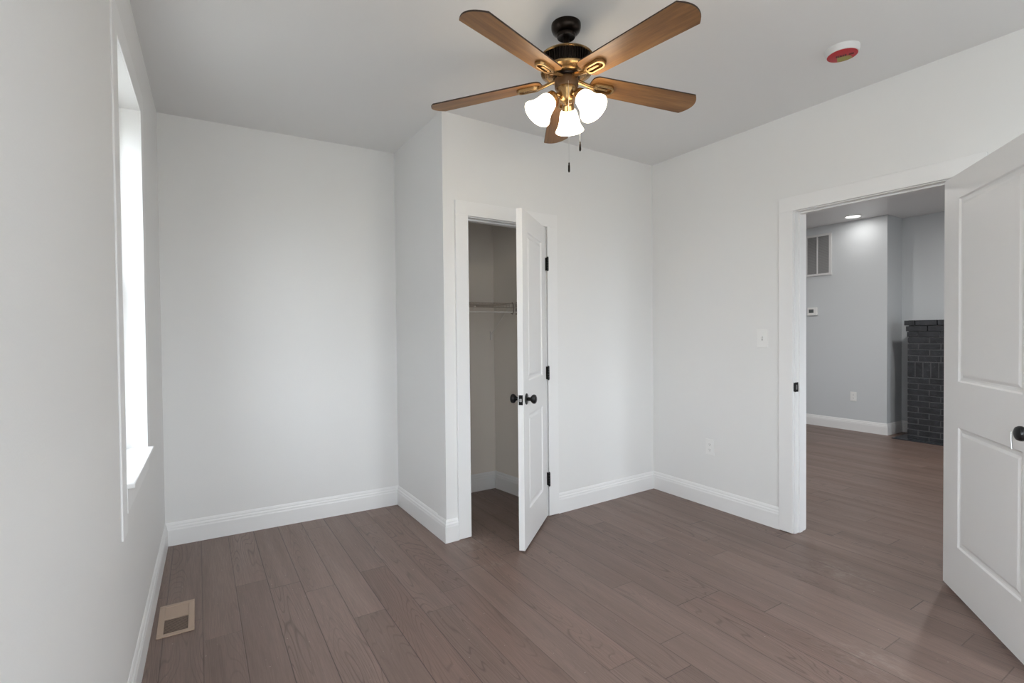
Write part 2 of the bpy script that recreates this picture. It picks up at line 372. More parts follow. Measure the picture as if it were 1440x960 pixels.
baseboard('baseboard_left', LW, 0, 5.0, 'white baseboard along the window wall', 1, 0)
baseboard('baseboard_back', BW, 0, BW.L, 'white baseboard along the alcove back wall', 1, 1)
baseboard('baseboard_closet_side', SW, 0, SW.L, 'white baseboard along the short closet side wall', 1, -1)
baseboard('baseboard_closet_front', CW, 0, CD['s0'] - 0.088, 'short stub of white baseboard left of the closet doorway', -1, 0)
baseboard('baseboard_closet_front', CW, CD['s1'] + 0.094, CW.L, 'white baseboard between closet doorway and right corner', 0, 1)
baseboard('baseboard_right', RW, 0, HD['s0'] - 0.090, 'white baseboard under the outlet on the right wall', 1, 0)
baseboard('baseboard_right', RW, HD['s1'] + 0.096, 4.1, 'white baseboard behind the open hall door', 0, 0)
baseboard('baseboard_closet_back', CBK, 0.0, KX - 1.36, 'white baseboard on the closet back wall', 0, 1)
baseboard('baseboard_closet_right', CRT, 0, 0.66, 'white baseboard on the right wall inside the closet', 1, 0)
baseboard('baseboard_grille', HA, 0.1, HA.L, 'white baseboard under the return grille in the next room', 0, -1)
baseboard('baseboard_return', HB, 0, HB.L - 0.02, 'white baseboard on the narrow return wall by the fireplace', -1, 1)
baseboard('baseboard_fireplace', HC, 0.115, 0.34, 'short white baseboard behind the fireplace corner', 1, 0)

# door frames: casings, jambs and stops
def doorway(name, fr, h, th, label, cw=0.088, m1_extra=0.0):
    root = empty(name, fr((h['s0'], 0, 0)), label, 'door frame', kind=ST)
    r = 0.005; z1 = h['z1']
    MB(fr).box((h['s0'] - r - cw, 0, 0.004), (h['s0'] - r, 0.018, z1 + r)).build('casing', M['trim'], root, bevel=0.002)
    MB(fr).box((h['s1'] + r, 0, 0.004), (h['s1'] + r + cw, 0.018, z1 + r)).build('casing', M['trim'], root, bevel=0.002)
    MB(fr).box((h['s0'] - r - cw, 0, z1 + r), (h['s1'] + r + cw, 0.018, z1 + r + cw)).build('head_casing', M['trim'], root, bevel=0.002)
    j = MB(fr)
    j.box((h['s0'] - 0.012, 0.0, 0), (h['s0'], -th, z1)); j.box((h['s1'], 0.0, 0), (h['s1'] + 0.012, -th, z1)); j.box((h['s0'] - 0.012, 0, z1), (h['s1'] + 0.012, -th, z1 + 0.012))
    j.build('jamb', M['trim'], root)
    s = MB(fr)
    s.box((h['s0'], -0.038, 0.002), (h['s0'] + 0.010, -0.072, z1)); s.box((h['s1'] - 0.010, -0.038, 0.002), (h['s1'], -0.072, z1)); s.box((h['s0'], -0.038, z1 - 0.010), (h['s1'], -0.072, z1))
    s.build('door_stop', M['trim'], root, bevel=0.0015)
    # casing on the far side
    f = MB(fr)
    f.box((h['s0'] - r - cw, -th, 0.004), (h['s0'] - r, -th - 0.016, z1 + r)); f.box((h['s1'] + r, -th, 0.004), (h['s1'] + r + cw, -th - 0.016, z1 + r)); f.box((h['s0'] - r - cw, -th, z1 + r), (h['s1'] + r + cw, -th - 0.016, z1 + r + cw))
    f.build('far_casing', M['trim'], root)
    return root
t1 = doorway('trim_1', CW, CD, 0.12, 'white flat casing and jamb framing the closet doorway')
MB(CW).box((CD['s0'] - 0.0005, -0.004, 0.865), (CD['s0'] + 0.0015, -0.030, 0.925)).build('strike_plate', M['black'], t1)
t2 = doorway('trim_2', RW, HD, 0.125, 'white flat casing and jamb framing the doorway to the next room')
sp_ = MB(RW); sp_.box((HD['s0'] - 0.0005, 0.004, 0.893), (HD['s0'] + 0.0022, -0.036, 0.953)); sp_.box((HD['s0'] - 0.004, 0.0015, 0.896), (HD['s0'] + 0.0022, 0.008, 0.950))
spo = sp_.build('strike_plate', M['black'], t2, bevel=0.002); spo['label'] = 'small black strike plate'
MB(RW).box((HD['s0'] + 0.0018, -0.010, 0.908), (HD['s0'] + 0.0030, -0.022, 0.938)).build('latch_hole', M['steel'], spo)

# windows
def window(name, fr, w_, th, label, screen=False):
    s0, s1, z0, z1 = w_
    root = empty(name, fr((s0, 0, z0)), label, 'window', kind=ST)
    cw, ct = 0.100, 0.006
    MB(fr).box((s0 - cw, 0, z0 - 0.02), (s0, ct, z1)).build('window_casing', M['trim'], root, bevel=0.0015)
    MB(fr).box((s1, 0, z0 - 0.16), (s1 + cw, ct, z1)).build('window_casing', M['trim'], root, bevel=0.0015)
    MB(fr).box((s0 - cw, 0, z1), (s1 + cw, ct, z1 + cw)).build('head_casing', M['trim'], root, bevel=0.0015)
    MB(fr).box((s0 - 0.005, -0.10, z0 - 0.018), (s1, 0.028, z0)).build('window_sill', M['trim'], root, bevel=0.004)
    MB(fr).box((s0 - 0.005, 0, z0 - 0.10), (s1, 0.0075, z0 - 0.018)).build('apron', M['trim'], root, bevel=0.0015)
    fw = 0.032; f = MB(fr)
    f.box((s0, -0.085, z0), (s0 + fw, -0.175, z1)); f.box((s1 - fw, -0.085, z0), (s1, -0.175, z1))
    f.box((s0 + fw, -0.085, z1 - fw), (s1 - fw, -0.175, z1)); f.box((s0 + fw, -0.085, z0), (s1 - fw, -0.175, z0 + 0.03))
    f.build('window_frame', M['trim'], root, bevel=0.002)
    zm = z0 + (z1 - z0) * 0.5
    for nm, t, a, b_ in (('lower_sash', -0.100, z0 + 0.03, zm + 0.02), ('upper_sash', -0.135, zm - 0.02, z1 - fw)):
        sw = 0.038; x0, x1 = s0 + fw, s1 - fw; q = MB(fr)
        q.box((x0, t, a), (x0 + sw, t - 0.03, b_)); q.box((x1 - sw, t, a), (x1, t - 0.03, b_)); q.box((x0 + sw, t, a), (x1 - sw, t - 0.03, a + sw)); q.box((x0 + sw, t, b_ - sw), (x1 - sw, t - 0.03, b_))
        sash = q.build(nm, M['trim'], root, bevel=0.002)
        MB(fr).box((x0 + sw - 0.004, t - 0.012, a + sw - 0.004), (x1 - sw + 0.004, t - 0.016, b_ - sw + 0.004)).build('window_pane', M['glass'], sash)
    if screen:                                  # unseen screen added outside the sashes to dim the daylight
        MB(fr).box((s0 + fw * 0.6, -0.168, z0 + 0.02), (s1 - fw * 0.6, -0.169, z1 - 0.02)).build('dimming_screen', M['dimming_mesh'], root)
    return root
window('window_1', LW, (WIN['s0'], WIN['s1'], WIN['z0'], WIN['z1']), 0.20, 'tall white double hung window in the left wall with daylight', True)
for k, h in enumerate(REARW): window('window_%d' % (k + 2), REAR, h, 0.20, ('white window behind the viewer near the left wall', 'white window behind the viewer near the right wall')[k])
window('window_5', LW, WINB, 0.20, 'unseen white window added in the left wall to brighten the room')
window('window_4', HS, HSW[0], 0.15, 'unseen white window added to light the next room from its side wall')
def portal(fr, h, th):
    L = bpy.data.lights.new('window_daylight', 'AREA'); L.shape = 'RECTANGLE'; L.size = h[1] - h[0]; L.size_y = h[3] - h[2]; L.cycles.is_portal = True
    o = bpy.data.objects.new('window_daylight', L); COL.objects.link(o)
    o.location = fr(((h[0] + h[1]) / 2, -th - 0.01, (h[2] + h[3]) / 2))
    o.rotation_euler = (fr.n).to_track_quat('-Z', 'Z').to_euler()
portal(LW, (WIN['s0'], WIN['s1'], WIN['z0'], WIN['z1']), 0.2)
portal(LW, WINB, 0.2)
for h in REARW: portal(REAR, h, 0.2)
portal(HS, HSW[0], 0.15)

# ------------------------------------------------------------------ doors
def door_leaf(fr, width, z0, z1, th, panels):
    """slab with moulded panels pressed into the visible face (t = 0) and the back face (t = -th)"""
    b = MB(fr)
    ss = sorted({0, width, *[p[0] for p in panels], *[p[1] for p in panels]}); zs = sorted({z0, z1, *[p[2] for p in panels], *[p[3] for p in panels]})
    inp = lambda s, z: any(p[0] < s < p[1] and p[2] < z < p[3] for p in panels)
    for side in (0, 1):
        T = (lambda d: -d) if side == 0 else (lambda d: -th + d)
        V = {}
        def v(s, z, d=0):
            k = (round(s, 5), round(z, 5), round(d, 5))
            if k not in V: V[k] = b.v((s, T(d), z))
            return V[k]
        for i in range(len(ss) - 1):
            for k in range(len(zs) - 1):
                if not inp((ss[i] + ss[i + 1]) / 2, (zs[k] + zs[k + 1]) / 2):
                    b.bm.faces.new((v(ss[i], zs[k]), v(ss[i + 1], zs[k]), v(ss[i + 1], zs[k + 1]), v(ss[i], zs[k + 1])))
        for s0, s1, a, c in panels:
            prof = [(0, 0), (0.006, 0.007), (0.014, 0.009), (0.022, 0.009), (0.034, 0.0035), (0.040, 0.003)]
            rings = [[v(s0 + q, a + q, d), v(s1 - q, a + q, d), v(s1 - q, c - q, d), v(s0 + q, c - q, d)] for q, d in prof]
            for A, B in zip(rings, rings[1:]):
                for i in range(4): b.bm.faces.new((A[i], A[(i + 1) % 4], B[(i + 1) % 4], B[i]))
            b.bm.faces.new(rings[-1])
    q = [[b.v((s, t, z)) for s, z in ((0, z0), (width, z0), (width, z1), (0, z1))] for t in (0, -th)]
    for i in range(4): b.bm.faces.new((q[0][i], q[0][(i + 1) % 4], q[1][(i + 1) % 4], q[1][i]))
    bmesh.ops.remove_doubles(b.bm, verts=b.bm.verts, dist=1e-5)
    return b
def knob(fr, s, t, z, sign, parent):
    c = fr((s, t, z)); ax = fr.n * sign
    k = MB().lathe([(0.0105, 0.004), (0.0115, 0.016), (0.011, 0.024), (0.015, 0.029), (0.0235, 0.035), (0.0275, 0.043), (0.0275, 0.050), (0.024, 0.057), (0.015, 0.0615), (0.006, 0.063)], c, ax, 28).build('doorknob', M['black'], parent, smooth=35)
    MB().lathe([(0.033, 0.0), (0.033, 0.003), (0.029, 0.006), (0.014, 0.007)], c, ax, 28).build('rosette', M['black'], k, smooth=35)
    return k
def hinge(pos, parent, h=0.089, r=0.0075):
    x, y, z = pos
    b = MB()
    for k in range(5): b.lathe([(r, 0.0005), (r, h / 5 - 0.0005)], (x, y, z - h / 2 + k * h / 5), (0, 0, 1), 14)
    b.lathe([(r * 0.8, 0), (r * 0.95, 0.003), (r * 0.4, 0.006)], (x, y, z + h / 2), (0, 0, 1), 14)
    b.lathe([(r * 0.4, -0.005), (r * 0.9, -0.002), (r * 0.8, 0)], (x, y, z - h / 2), (0, 0, 1), 14)
    o = b.build('hinge', M['black'], parent, smooth=40)
    return o

# closet door: H is the visible hinge corner, the leaf swings towards the viewer
H, E_ = (2.028, 2.8243), (1.5944, 2.4425)
CF = Frame(H, E_, toward=(2.6, 1.2))
CWID = 0.580
d1 = empty('door_1', (*H, 0), 'narrow white two panel closet door standing ajar with black knobs', 'door', kind=ST)
leaf = door_leaf(CF, CWID, 0.012, 1.997, 0.035, [(0.105, 0.465, 0.995, 1.880), (0.105, 0.465, 0.222, 0.792)]).build('door_leaf', M['door'], d1, bevel=0.0012)
knob(CF, 0.520, 0, 0.890, 1, d1); knob(CF, 0.520, -0.035, 0.890, -1, d1)
lp = MB(CF); lp.box((CWID - 0.001, -0.005, 0.861), (CWID + 0.0012, -0.030, 0.919)); lpo = lp.build('latch_plate', M['black'], d1, bevel=0.002)
MB(CF).box((CWID + 0.001, -0.011, 0.880), (CWID + 0.009, -0.024, 0.898)).build('latch_bolt', M['steel'], lpo, bevel=0.002)
for z in (1.752, 1.000, 0.262): hinge(CW((CD['s1'] + 0.000, 0.026, z)), d1)
hl = MB(CW)
for z in (1.752, 1.000, 0.262): hl.box((CD['s1'] - 0.003, 0.0, z - 0.044), (CD['s1'] + 0.0005, 0.0265, z + 0.044))
hl.build('hinge_leaf', M['black'], d1)

# hall door: hinged on the near jamb of the right wall, swung far open
A, B = (3.151, 1.0000), (2.6038, 0.5829)
HF = Frame(A, B, toward=(1.2, 1.8))
d2 = empty('door_2', (*A, 0), 'wide white two panel door swung open into the room at right', 'door', kind=ST)
HWID = 0.806
door_leaf(HF, HWID, 0.020, 2.006, 0.035, [(0.150, 0.666, 1.030, 1.890), (0.150, 0.666, 0.245, 0.815)]).build('door_leaf', M['door'], d2, bevel=0.0012)
knob(HF, 0.757, 0, 0.898, 1, d2); knob(HF, 0.757, -0.035, 0.898, -1, d2)
for z in (1.80, 1.01, 0.22): hinge(HF((-0.003, -0.040, z)), d2)
tg = empty('hanging_tag', HF((0.594, 0.002, 0.80)), 'tiny pale tag hanging on the open door beside its black knob', 'tag')
MB(HF).box((0.576, 0.0003, 0.840), (0.590, 0.0018, 0.880)).build('tag_strip', M['plastic'], tg)
MB().tube([HF((0.597, 0.002, 0.879)), HF((0.600, 0.004, 0.850)), HF((0.603, 0.003, 0.812))], 0.0022, 6).build('tag_pin', M['steel'], tg)

# ------------------------------------------------------------------ ceiling fan
FX, FY = 1.3925, 1.767
fan = empty('ceiling_fan', (FX, FY, ZC), 'bronze ceiling fan with five walnut blades and three lit glass shades', 'ceiling fan')
AX = (FX, FY, 0)
MB().lathe([(0.064, ZC), (0.0645, ZC - 0.006), (0.064, ZC - 0.020), (0.059, ZC - 0.031), (0.049, ZC - 0.039), (0.043, ZC - 0.043)], AX, n=40).build('canopy', M['bronze'], fan, smooth=40)
MB().lathe([(0.041, ZC - 0.0435), (0.0415, ZC - 0.051), (0.038, ZC - 0.057), (0.033, ZC - 0.055), (0.018, ZC - 0.054)], AX, n=36).build('canopy_ring', M['bronze'], fan, smooth=40)
MB().lathe([(0.0135, ZC - 0.05), (0.0135, 2.505), (0.022, 2.503), (0.024, 2.492), (0.03, 2.488)], AX, n=24).build('downrod', M['bronze'], fan, smooth=40)
ZM = 2.478
mh = MB().lathe([(0.03, 2.490), (0.070, 2.488), (0.104, ZM + 0.004), (0.104, 2.425), (0.100, 2.422)], AX, n=48).build('motor_housing', M['bronze'], fan, smooth=35)
MB().lathe([(0.104, ZM + 0.006), (0.116, ZM + 0.004), (0.118, ZM), (0.115, ZM - 0.004), (0.104, ZM - 0.005)], AX, n=48, cap0=False, cap1=False).build('housing_rim', M['brass'], mh, smooth=50)
vb = MB()
for k in range(56):
    a_ = 2 * PI * k / 56; c_, s_ = math.cos(a_), math.sin(a_)
    P = lambda r, w_, z: Vector((FX + c_ * r - s_ * w_, FY + s_ * r + c_ * w_, z))
    vb.loft([[P(0.1035, -0.0028, ZM - 0.004), P(0.1135, -0.0022, ZM - 0.004), P(0.1135, 0.0022, ZM - 0.004), P(0.1035, 0.0028, ZM - 0.004)],
             [P(0.1035, -0.0028, 2.424), P(0.108, -0.0022, 2.424), P(0.108, 0.0022, 2.424), P(0.1035, 0.0028, 2.424)]])
vb.build('vent_ribs', M['bronze'], mh)
MB().lathe([(0.100, 2.4245), (0.111, 2.4235), (0.113, 2.419), (0.111, 2.412), (0.100, 2.4065), (0.090, 2.4045), (0.086, 2.4075), (0.082, 2.4070), (0.074, 2.4010), (0.062, 2.4000)], AX, n=48).build('lower_housing', M['brass'], fan, smooth=30)
fl = MB().lathe([(0.058, 2.402), (0.060, 2.397), (0.058, 2.391), (0.04, 2.390)], AX, n=40)
for k in range(10):
    a_ = 2 * PI * k / 10 + 0.2; fl.lathe([(0.0045, 2.3905), (0.0045, 2.3885), (0.002, 2.3875)], (FX + 0.049 * math.cos(a_), FY + 0.049 * math.sin(a_), 0), n=10)
fl.build('flywheel', M['bronze'], fan, smooth=35)
MB().lathe([(0.046, 2.391), (0.051, 2.388), (0.052, 2.384), (0.052, 2.352), (0.050, 2.348), (0.044, 2.347)], AX, n=40).build('switch_housing', M['umber'], fan, smooth=35)
MB().lathe([(0.046, 2.348), (0.047, 2.342), (0.042, 2.330), (0.038, 2.318), (0.036, 2.310), (0.033, 2.298), (0.026, 2.288), (0.012, 2.282), (0.008, 2.276), (0.003, 2.272)], AX, n=36).build('light_fitter', M['brass'], fan, smooth=45)

# one blade with its iron, built along +X, then copied round the hub
ZB, PIT, RT, DROOP = 2.384, -0.1846, 0.62, 0.045
def stadium(cx, L, w_, n=14, taper=1.0):
    r = w_ / 2; h = L / 2 - r; pts = []
    for k in range(n + 1):
        t = -PI / 2 + PI * k / n; pts.append((cx + h + r * math.cos(t), r * math.sin(t)))
    for k in range(n + 1):
        t = PI / 2 + PI * k / n; pts.append((cx - h + r * taper * math.cos(t), r * taper * math.sin(t)))
    return pts
outl = []
w0, w1 = 0.0575, 0.0675
for k in range(7): t = PI + (PI / 2) * k / 6; outl.append((0.112 + 0.030 + 0.030 * math.cos(t), -w0 + 0.030 + 0.030 * math.sin(t)))
outl.append((RT, -w1))
for k in range(1, 12):
    t = -1 + 2 * k / 12; outl.append((RT + 0.034 * (1 - t * t), w1 * t))
outl.append((RT, w1))
for k in range(7): t = PI / 2 + (PI / 2) * k / 6; outl.append((0.112 + 0.030 + 0.030 * math.cos(t), w0 - 0.030 + 0.030 * math.sin(t)))
def place_local(o, parent, ang):
    o.parent = parent; o.location = (0, 0, ZB - ZC); o.rotation_euler = (PIT, DROOP, ang)
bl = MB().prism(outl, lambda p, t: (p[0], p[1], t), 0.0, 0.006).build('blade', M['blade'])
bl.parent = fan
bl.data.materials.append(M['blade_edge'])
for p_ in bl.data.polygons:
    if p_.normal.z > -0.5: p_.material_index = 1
ib = MB()
# oval medallion under the blade: outer ring, slot and middle tongue
o1, o2 = stadium(0.176, 0.100, 0.046), stadium(0.180, 0.062, 0.021)
ib.loft([[(x, y, z) for x, y in stadium(c_, l_, w_)] for c_, l_, w_, z in ((0.176, 0.108, 0.052, 0.0), (0.176, 0.108, 0.052, -0.010), (0.176, 0.104, 0.048, -0.0145), (0.177, 0.094, 0.040, -0.0155), (0.178, 0.082, 0.031, -0.0140), (0.178, 0.080, 0.029, -0.001))], cap=False)
ib.loft([[(x, y, z) for x, y in stadium(0.168, 0.062, w_)] for w_, z in ((0.012, -0.001), (0.012, -0.011), (0.007, -0.0135))])
# arm running to the hub
arm = []
for x, hw, z, th in ((0.130, 0.014, -0.0150, 0.010), (0.118, 0.0095, -0.013, 0.009), (0.100, 0.0080, -0.009, 0.009), (0.080, 0.0085, -0.004, 0.009), (0.064, 0.011, -0.001, 0.008), (0.050, 0.014, 0.000, 0.007)):
    arm.append([(x, -hw, z), (x, -hw * 0.5, z - 0.0025), (x, hw * 0.5, z - 0.0025), (x, hw, z), (x, hw, z + th), (x, -hw, z + th)])
ib.loft(arm)
for x in (0.148, 0.190): ib.lathe([(0.004, -0.0115), (0.004, -0.0140), (0.002, -0.0150)], (x, 0, 0), n=10)
iron = ib.build('blade_iron', M['brass'], smooth=40)
iron.parent = bl
ANG0 = 1.0025
place_local(bl, fan, ANG0)
for k in range(1, 5):
    c = bl.copy(); COL.objects.link(c); c.parent = fan; c.rotation_euler = (PIT, DROOP, ANG0 + k * 2 * PI / 5)
    ci = iron.copy(); COL.objects.link(ci); ci.parent = c

# three lamp holders and bell shades
for ang in (46.5, 167.5, 286.0):
    a_ = math.radians(ang); h = Vector((math.cos(a_), math.sin(a_), 0)); c0 = Vector((FX, FY, 0))
    tilt = math.radians(40); ax = (h * math.sin(tilt) + Vector((0, 0, -1)) * math.cos(tilt))
    neck = c0 + h * 0.074 + Vector((0, 0, 2.297))
    hb = MB().tube([c0 + h * 0.028 + Vector((0, 0, 2.312)), c0 + h * 0.045 + Vector((0, 0, 2.316)), neck - ax * 0.018], 0.0085, 10)
    hb.lathe([(0.014, -0.026), (0.022, -0.020), (0.0265, -0.006), (0.027, 0.004), (0.0285, 0.008), (0.0285, 0.011), (0.024, 0.011)], neck, ax, 28)
    hb.build('lamp_holder', M['brass'], fan, smooth=45)
    prof = [(0.0245, 0.006), (0.033, 0.012), (0.0385, 0.022), (0.0415, 0.036), (0.0440, 0.052), (0.0480, 0.068), (0.0545, 0.083), (0.0615, 0.095), (0.0655, 0.103), (0.0640, 0.1035), (0.0595, 0.096), (0.0525, 0.084), (0.0460, 0.069), (0.0420, 0.052), (0.0395, 0.036), (0.036, 0.022), (0.031, 0.014), (0.0225, 0.0085)]
    shd = MB().lathe(prof, neck, ax, 36, cap0=False, cap1=False).build('lamp_shade', M['shade'], fan, smooth=60)
    shd['label'] = 'frosted white bell shade, lit'
    MB().lathe([(0.012, 0.012), (0.013, 0.030), (0.022, 0.050), (0.026, 0.066), (0.022, 0.080), (0.010, 0.089), (0.001, 0.091)], neck, ax, 20).build('light_bulb', M['shade'], shd, smooth=60)
    L = bpy.data.lights.new('bulb_light', 'POINT'); L.energy = BULB_WATT; L.color = (1.0, 0.90, 0.74); L.shadow_soft_size = 0.03
    lo = bpy.data.objects.new('bulb_light', L); COL.objects.link(lo); lo.parent = fan; lo.location = neck + ax * 0.135 - Vector((FX, FY, ZC))
# pull chains with fobs
for off, zt, zb in ((Vector((-0.0273, -0.0478)), 2.358, 1.966), (Vector((0.046, -0.034)), 2.358, 2.074)):
    x, y = FX + off.x, FY + off.y
    pc = MB().tube([(FX + off.x * 0.86, FY + off.y * 0.86, zt), (x, y, zt - 0.002), (x, y, zt - 0.012), (x, y, zb + 0.035)], 0.0008, 6)
    pco = pc.build('pull_chain', M['steel'], fan)
    MB().lathe([(0.002, 0.042), (0.0035, 0.038), (0.0032, 0.033), (0.0045, 0.028), (0.0048, 0.006), (0.003, 0.0)], (x, y, zb), n=12).build('chain_fob', M['bronze'], pco, smooth=40)

# ------------------------------------------------------------------ smoke detector on the ceiling
sd = empty('smoke_detector', (2.648, 1.235, ZC), 'white round smoke detector with red cover on the ceiling', 'smoke detector')
SDC = (2.648, 1.235, 0)
MB().lathe([(0.072, ZC), (0.072, ZC - 0.009), (0.070, ZC - 0.012), (0.069, ZC - 0.024), (0.067, ZC - 0.029), (0.064, ZC - 0.030)], SDC, n=48).build('detector_body', M['detector'], sd, smooth=35)
rc = MB().lathe([(0.0635, ZC - 0.0295), (0.063, ZC - 0.0318), (0.060, ZC - 0.0328), (0.002, ZC - 0.0332)], SDC, n=48).build('warning_cover', M['red'], sd, smooth=35)
rc['label'] = 'glossy red round cover'
RX, UPV = Vector((0.43, -0.903, 0)), Vector((-0.903, -0.43, 0))        # text runs along RX
def on_face(x, y, z): return Vector((SDC[0], SDC[1], 0)) + RX * x + UPV * y + Vector((0, 0, z))
ylw = [(-0.022, -0.008), (0.022, -0.008), (0.034, -0.018), (0.040, -0.036), (0.030, -0.049), (0.012, -0.056), (-0.008, -0.057), (-0.020, -0.053)]
MB().prism(ylw, lambda p, t: on_face(p[0], p[1], t), ZC - 0.0326, ZC - 0.0337).build('yellow_panel', M['yellow'], rc)
tx = MB(); x = -0.026
for wd in (0.0075, 0.005, 0.008, 0.006, 0.0075):
    for (y0, y1, x0, x1) in ((-0.006, 0.010, x, x + wd * 0.45), (0.005, 0.010, x, x + wd), (-0.006, -0.001, x + wd * 0.3, x + wd)):
        tx.prism([(x0, y0), (x1, y0), (x1, y1), (x0, y1)], lambda p, t: on_face(p[0], p[1], t), ZC - 0.0328, ZC - 0.0338)
    x += wd + 0.0022
tx.build('printed_text', M['ink'], rc)
t2_ = MB()
for y0 in (-0.004, 0.004): t2_.prism([(0.026, y0), (0.046, y0), (0.046, y0 + 0.0035), (0.026, y0 + 0.0035)], lambda p, t: on_face(p[0], p[1], t), ZC - 0.0328, ZC - 0.0338)
t2_.build('printed_text', M['ink'], rc)

# ------------------------------------------------------------------ switch and outlets
def plate(name, fr, s, z, label, cat, kind, w_=0.074, h_=0.118):
    root = empty(name, fr((s, 0, z - h_ / 2)), label, cat)
    MB(fr).box((s - w_ / 2, 0, z - h_ / 2), (s + w_ / 2, 0.0055, z + h_ / 2)).build('wall_plate', M['plastic'], root, bevel=0.003)
    if kind == 'switch':
        MB(fr).box((s - 0.0055, 0.005, z - 0.0125), (s + 0.0055, 0.0062, z + 0.0125)).build('toggle_slot', M['pale_slot'], root)
        tgl = MB(fr); tgl.loft([[(s - 0.0045, 0.004, z - 0.006), (s + 0.0045, 0.004, z - 0.006), (s + 0.0045, 0.004, z + 0.006), (s - 0.0045, 0.004, z + 0.006)], [(s - 0.004, 0.018, z + 0.004), (s + 0.004, 0.018, z + 0.004), (s + 0.004, 0.016, z + 0.011), (s - 0.004, 0.016, z + 0.011)]])
        tgl.build('toggle', M['plastic'], root, bevel=0.001)
    else:
        for dz in (0.0195, -0.0195):
            rcp = MB(fr); r_ = 0.0165
            pts = [(s + max(-0.0165, min(0.0165, 0.0178 * math.cos(2 * PI * k / 28))), z + dz + max(-0.0125, min(0.0125, 0.0178 * math.sin(2 * PI * k / 28)))) for k in range(28)]
            rcp.prism(pts, lambda p, t: (p[0], t, p[1]), 0.004, 0.0068)
            ro = rcp.build('receptacle', M['plastic'], root)
            sl = MB(fr)
            for ds, hh in ((-0.0063, 0.008), (0.0063, 0.0065)): sl.box((s + ds - 0.0012, 0.0062, z + dz + 0.003 - hh / 2), (s + ds + 0.0012, 0.0071, z + dz + 0.003 + hh / 2))
            sl.lathe([(0.0026, 0.0062), (0.0026, 0.0071)], (s, 0, z + dz - 0.0075), (0, 1, 0), 12)
            sl.build('plug_slots', M['slot'], ro)
    for dz in ((0.030, -0.030) if kind == 'switch' else (0.0,)):
        sc = MB(fr).lathe([(0.003, 0.005), (0.0028, 0.0066), (0.001, 0.0069)], (s, 0, z + dz), (0, 1, 0), 12)
        sc.build('plate_screw', M['plastic'], root)
plate('light_switch', RW, 0.939, 1.227, 'white toggle light switch on the right wall beside the doorway', 'light switch', 'switch', 0.078, 0.122)
plate('wall_outlet', RW, 0.539, 0.434, 'white outlet low on the white right wall near the corner', 'outlet', 'outlet')
plate('wall_outlet', HA, 5.15 - 3.150, 0.432, 'white outlet on the grey wall of the next room', 'outlet', 'outlet')

# ------------------------------------------------------------------ floor register
fv = empty('floor_register', (-0.103, 2.735, 0), 'tan metal floor vent beside the left baseboard', 'floor vent')
X0, X1, Y0, Y1 = -0.172, -0.034, 2.588, 2.884
g = MB()
for a_, b_ in (((X0, Y0), (X1, Y0 + 0.022)), ((X0, Y1 - 0.022), (X1, Y1)), ((X0, Y0 + 0.022), (X0 + 0.024, Y1 - 0.022)), ((X1 - 0.024, Y0 + 0.022), (X1, Y1 - 0.022)), ((X0 + 0.024, 2.742), (X1 - 0.024, 2.754))):
    g.box((*a_, 0.0005), (*b_, 0.006))
g.build('register_frame', M['vent'], fv, bevel=0.0012)
MB().box((X0 + 0.024, 2.754, 0.0005), (X1 - 0.024, Y1 - 0.022, 0.0042)).build('damper_plate', M['vent'], fv, bevel=0.0006)
lv = MB()
for k in range(11):
    y = Y0 + 0.027 + k * 0.0117
    lv.loft([[(x_, y, 0.0010), (x_, y + 0.0020, 0.0036), (x_, y + 0.0029, 0.0034), (x_, y + 0.0009, 0.0008)] for x_ in (X0 + 0.024, X1 - 0.024)])
lv.build('louver_blades', M['vent_louver'], fv)
MB().box((X0 + 0.024, Y0 + 0.022, 0.0002), (X1 - 0.024, 2.742, 0.0008)).build('duct_opening', M['vent_dark'], fv)

# ------------------------------------------------------------------ wire shelf in the closet
sh = empty('wire_shelf', (1.75, KY, 1.495), 'white coated wire shelf with hanging rod inside the closet', 'shelf')
XR_ = lambda y: KX + (KY - y) * (2.1214 - KX) / (KY - 3.3293)
deck = MB(); x = 1.395
while x < 2.075:
    deck.tube([(x, KY - 0.004, 1.500), (x, 3.302, 1.503), (x, 3.298, 1.499), (x, 3.298, 1.472)], 0.0014, 6); x += 0.0254
for y in (KY - 0.008, 3.50, 3.40): deck.tube([(1.385, y, 1.4975), (XR_(y) - 0.004, y, 1.4975)], 0.0026, 8)
deck.build('shelf_wires', M['shelf_wire'], sh)
MB().tube([(1.385, 3.300, 1.506), (2.118, 3.300, 1.506)], 0.0032, 8).tube([(1.385, 3.298, 1.472), (2.118, 3.298, 1.472)], 0.0032, 8).build('front_rail', M['shelf_wire'], sh)
MB().tube([(1.385, 3.296, 1.438), (2.120, 3.296, 1.438)], 0.0065, 12).build('hanging_rod', M['wire'], sh, smooth=60)
eb = MB()
for xx in (2.055, 2.100):
    eb.tube([(xx, 3.300, 1.512), (xx, 3.285, 1.500), (xx, 3.278, 1.470), (xx, 3.280, 1.440), (xx, 3.296, 1.424), (xx, 3.314, 1.432), (xx, 3.318, 1.446)], 0.004, 8)
eb.box((2.102, 3.27, 1.420), (2.118, 3.325, 1.515))
eb.build('end_bracket', M['bracket'], sh, bevel=0.001)['label'] = 'white coated end bracket darkened for shade'
br = MB().tube([(2.040, 3.300, 1.492), (2.046, KY - 0.010, 1.270)], 0.0030, 8); br.box((2.037, KY - 0.012, 1.222), (2.055, KY, 1.295))
br.build('support_brace', M['wire'], sh, bevel=0.001)
MB().box((1.885, KY - 0.014, 1.480), (1.905, KY, 1.508)).build('wall_clip', M['wire'], sh, bevel=0.002)

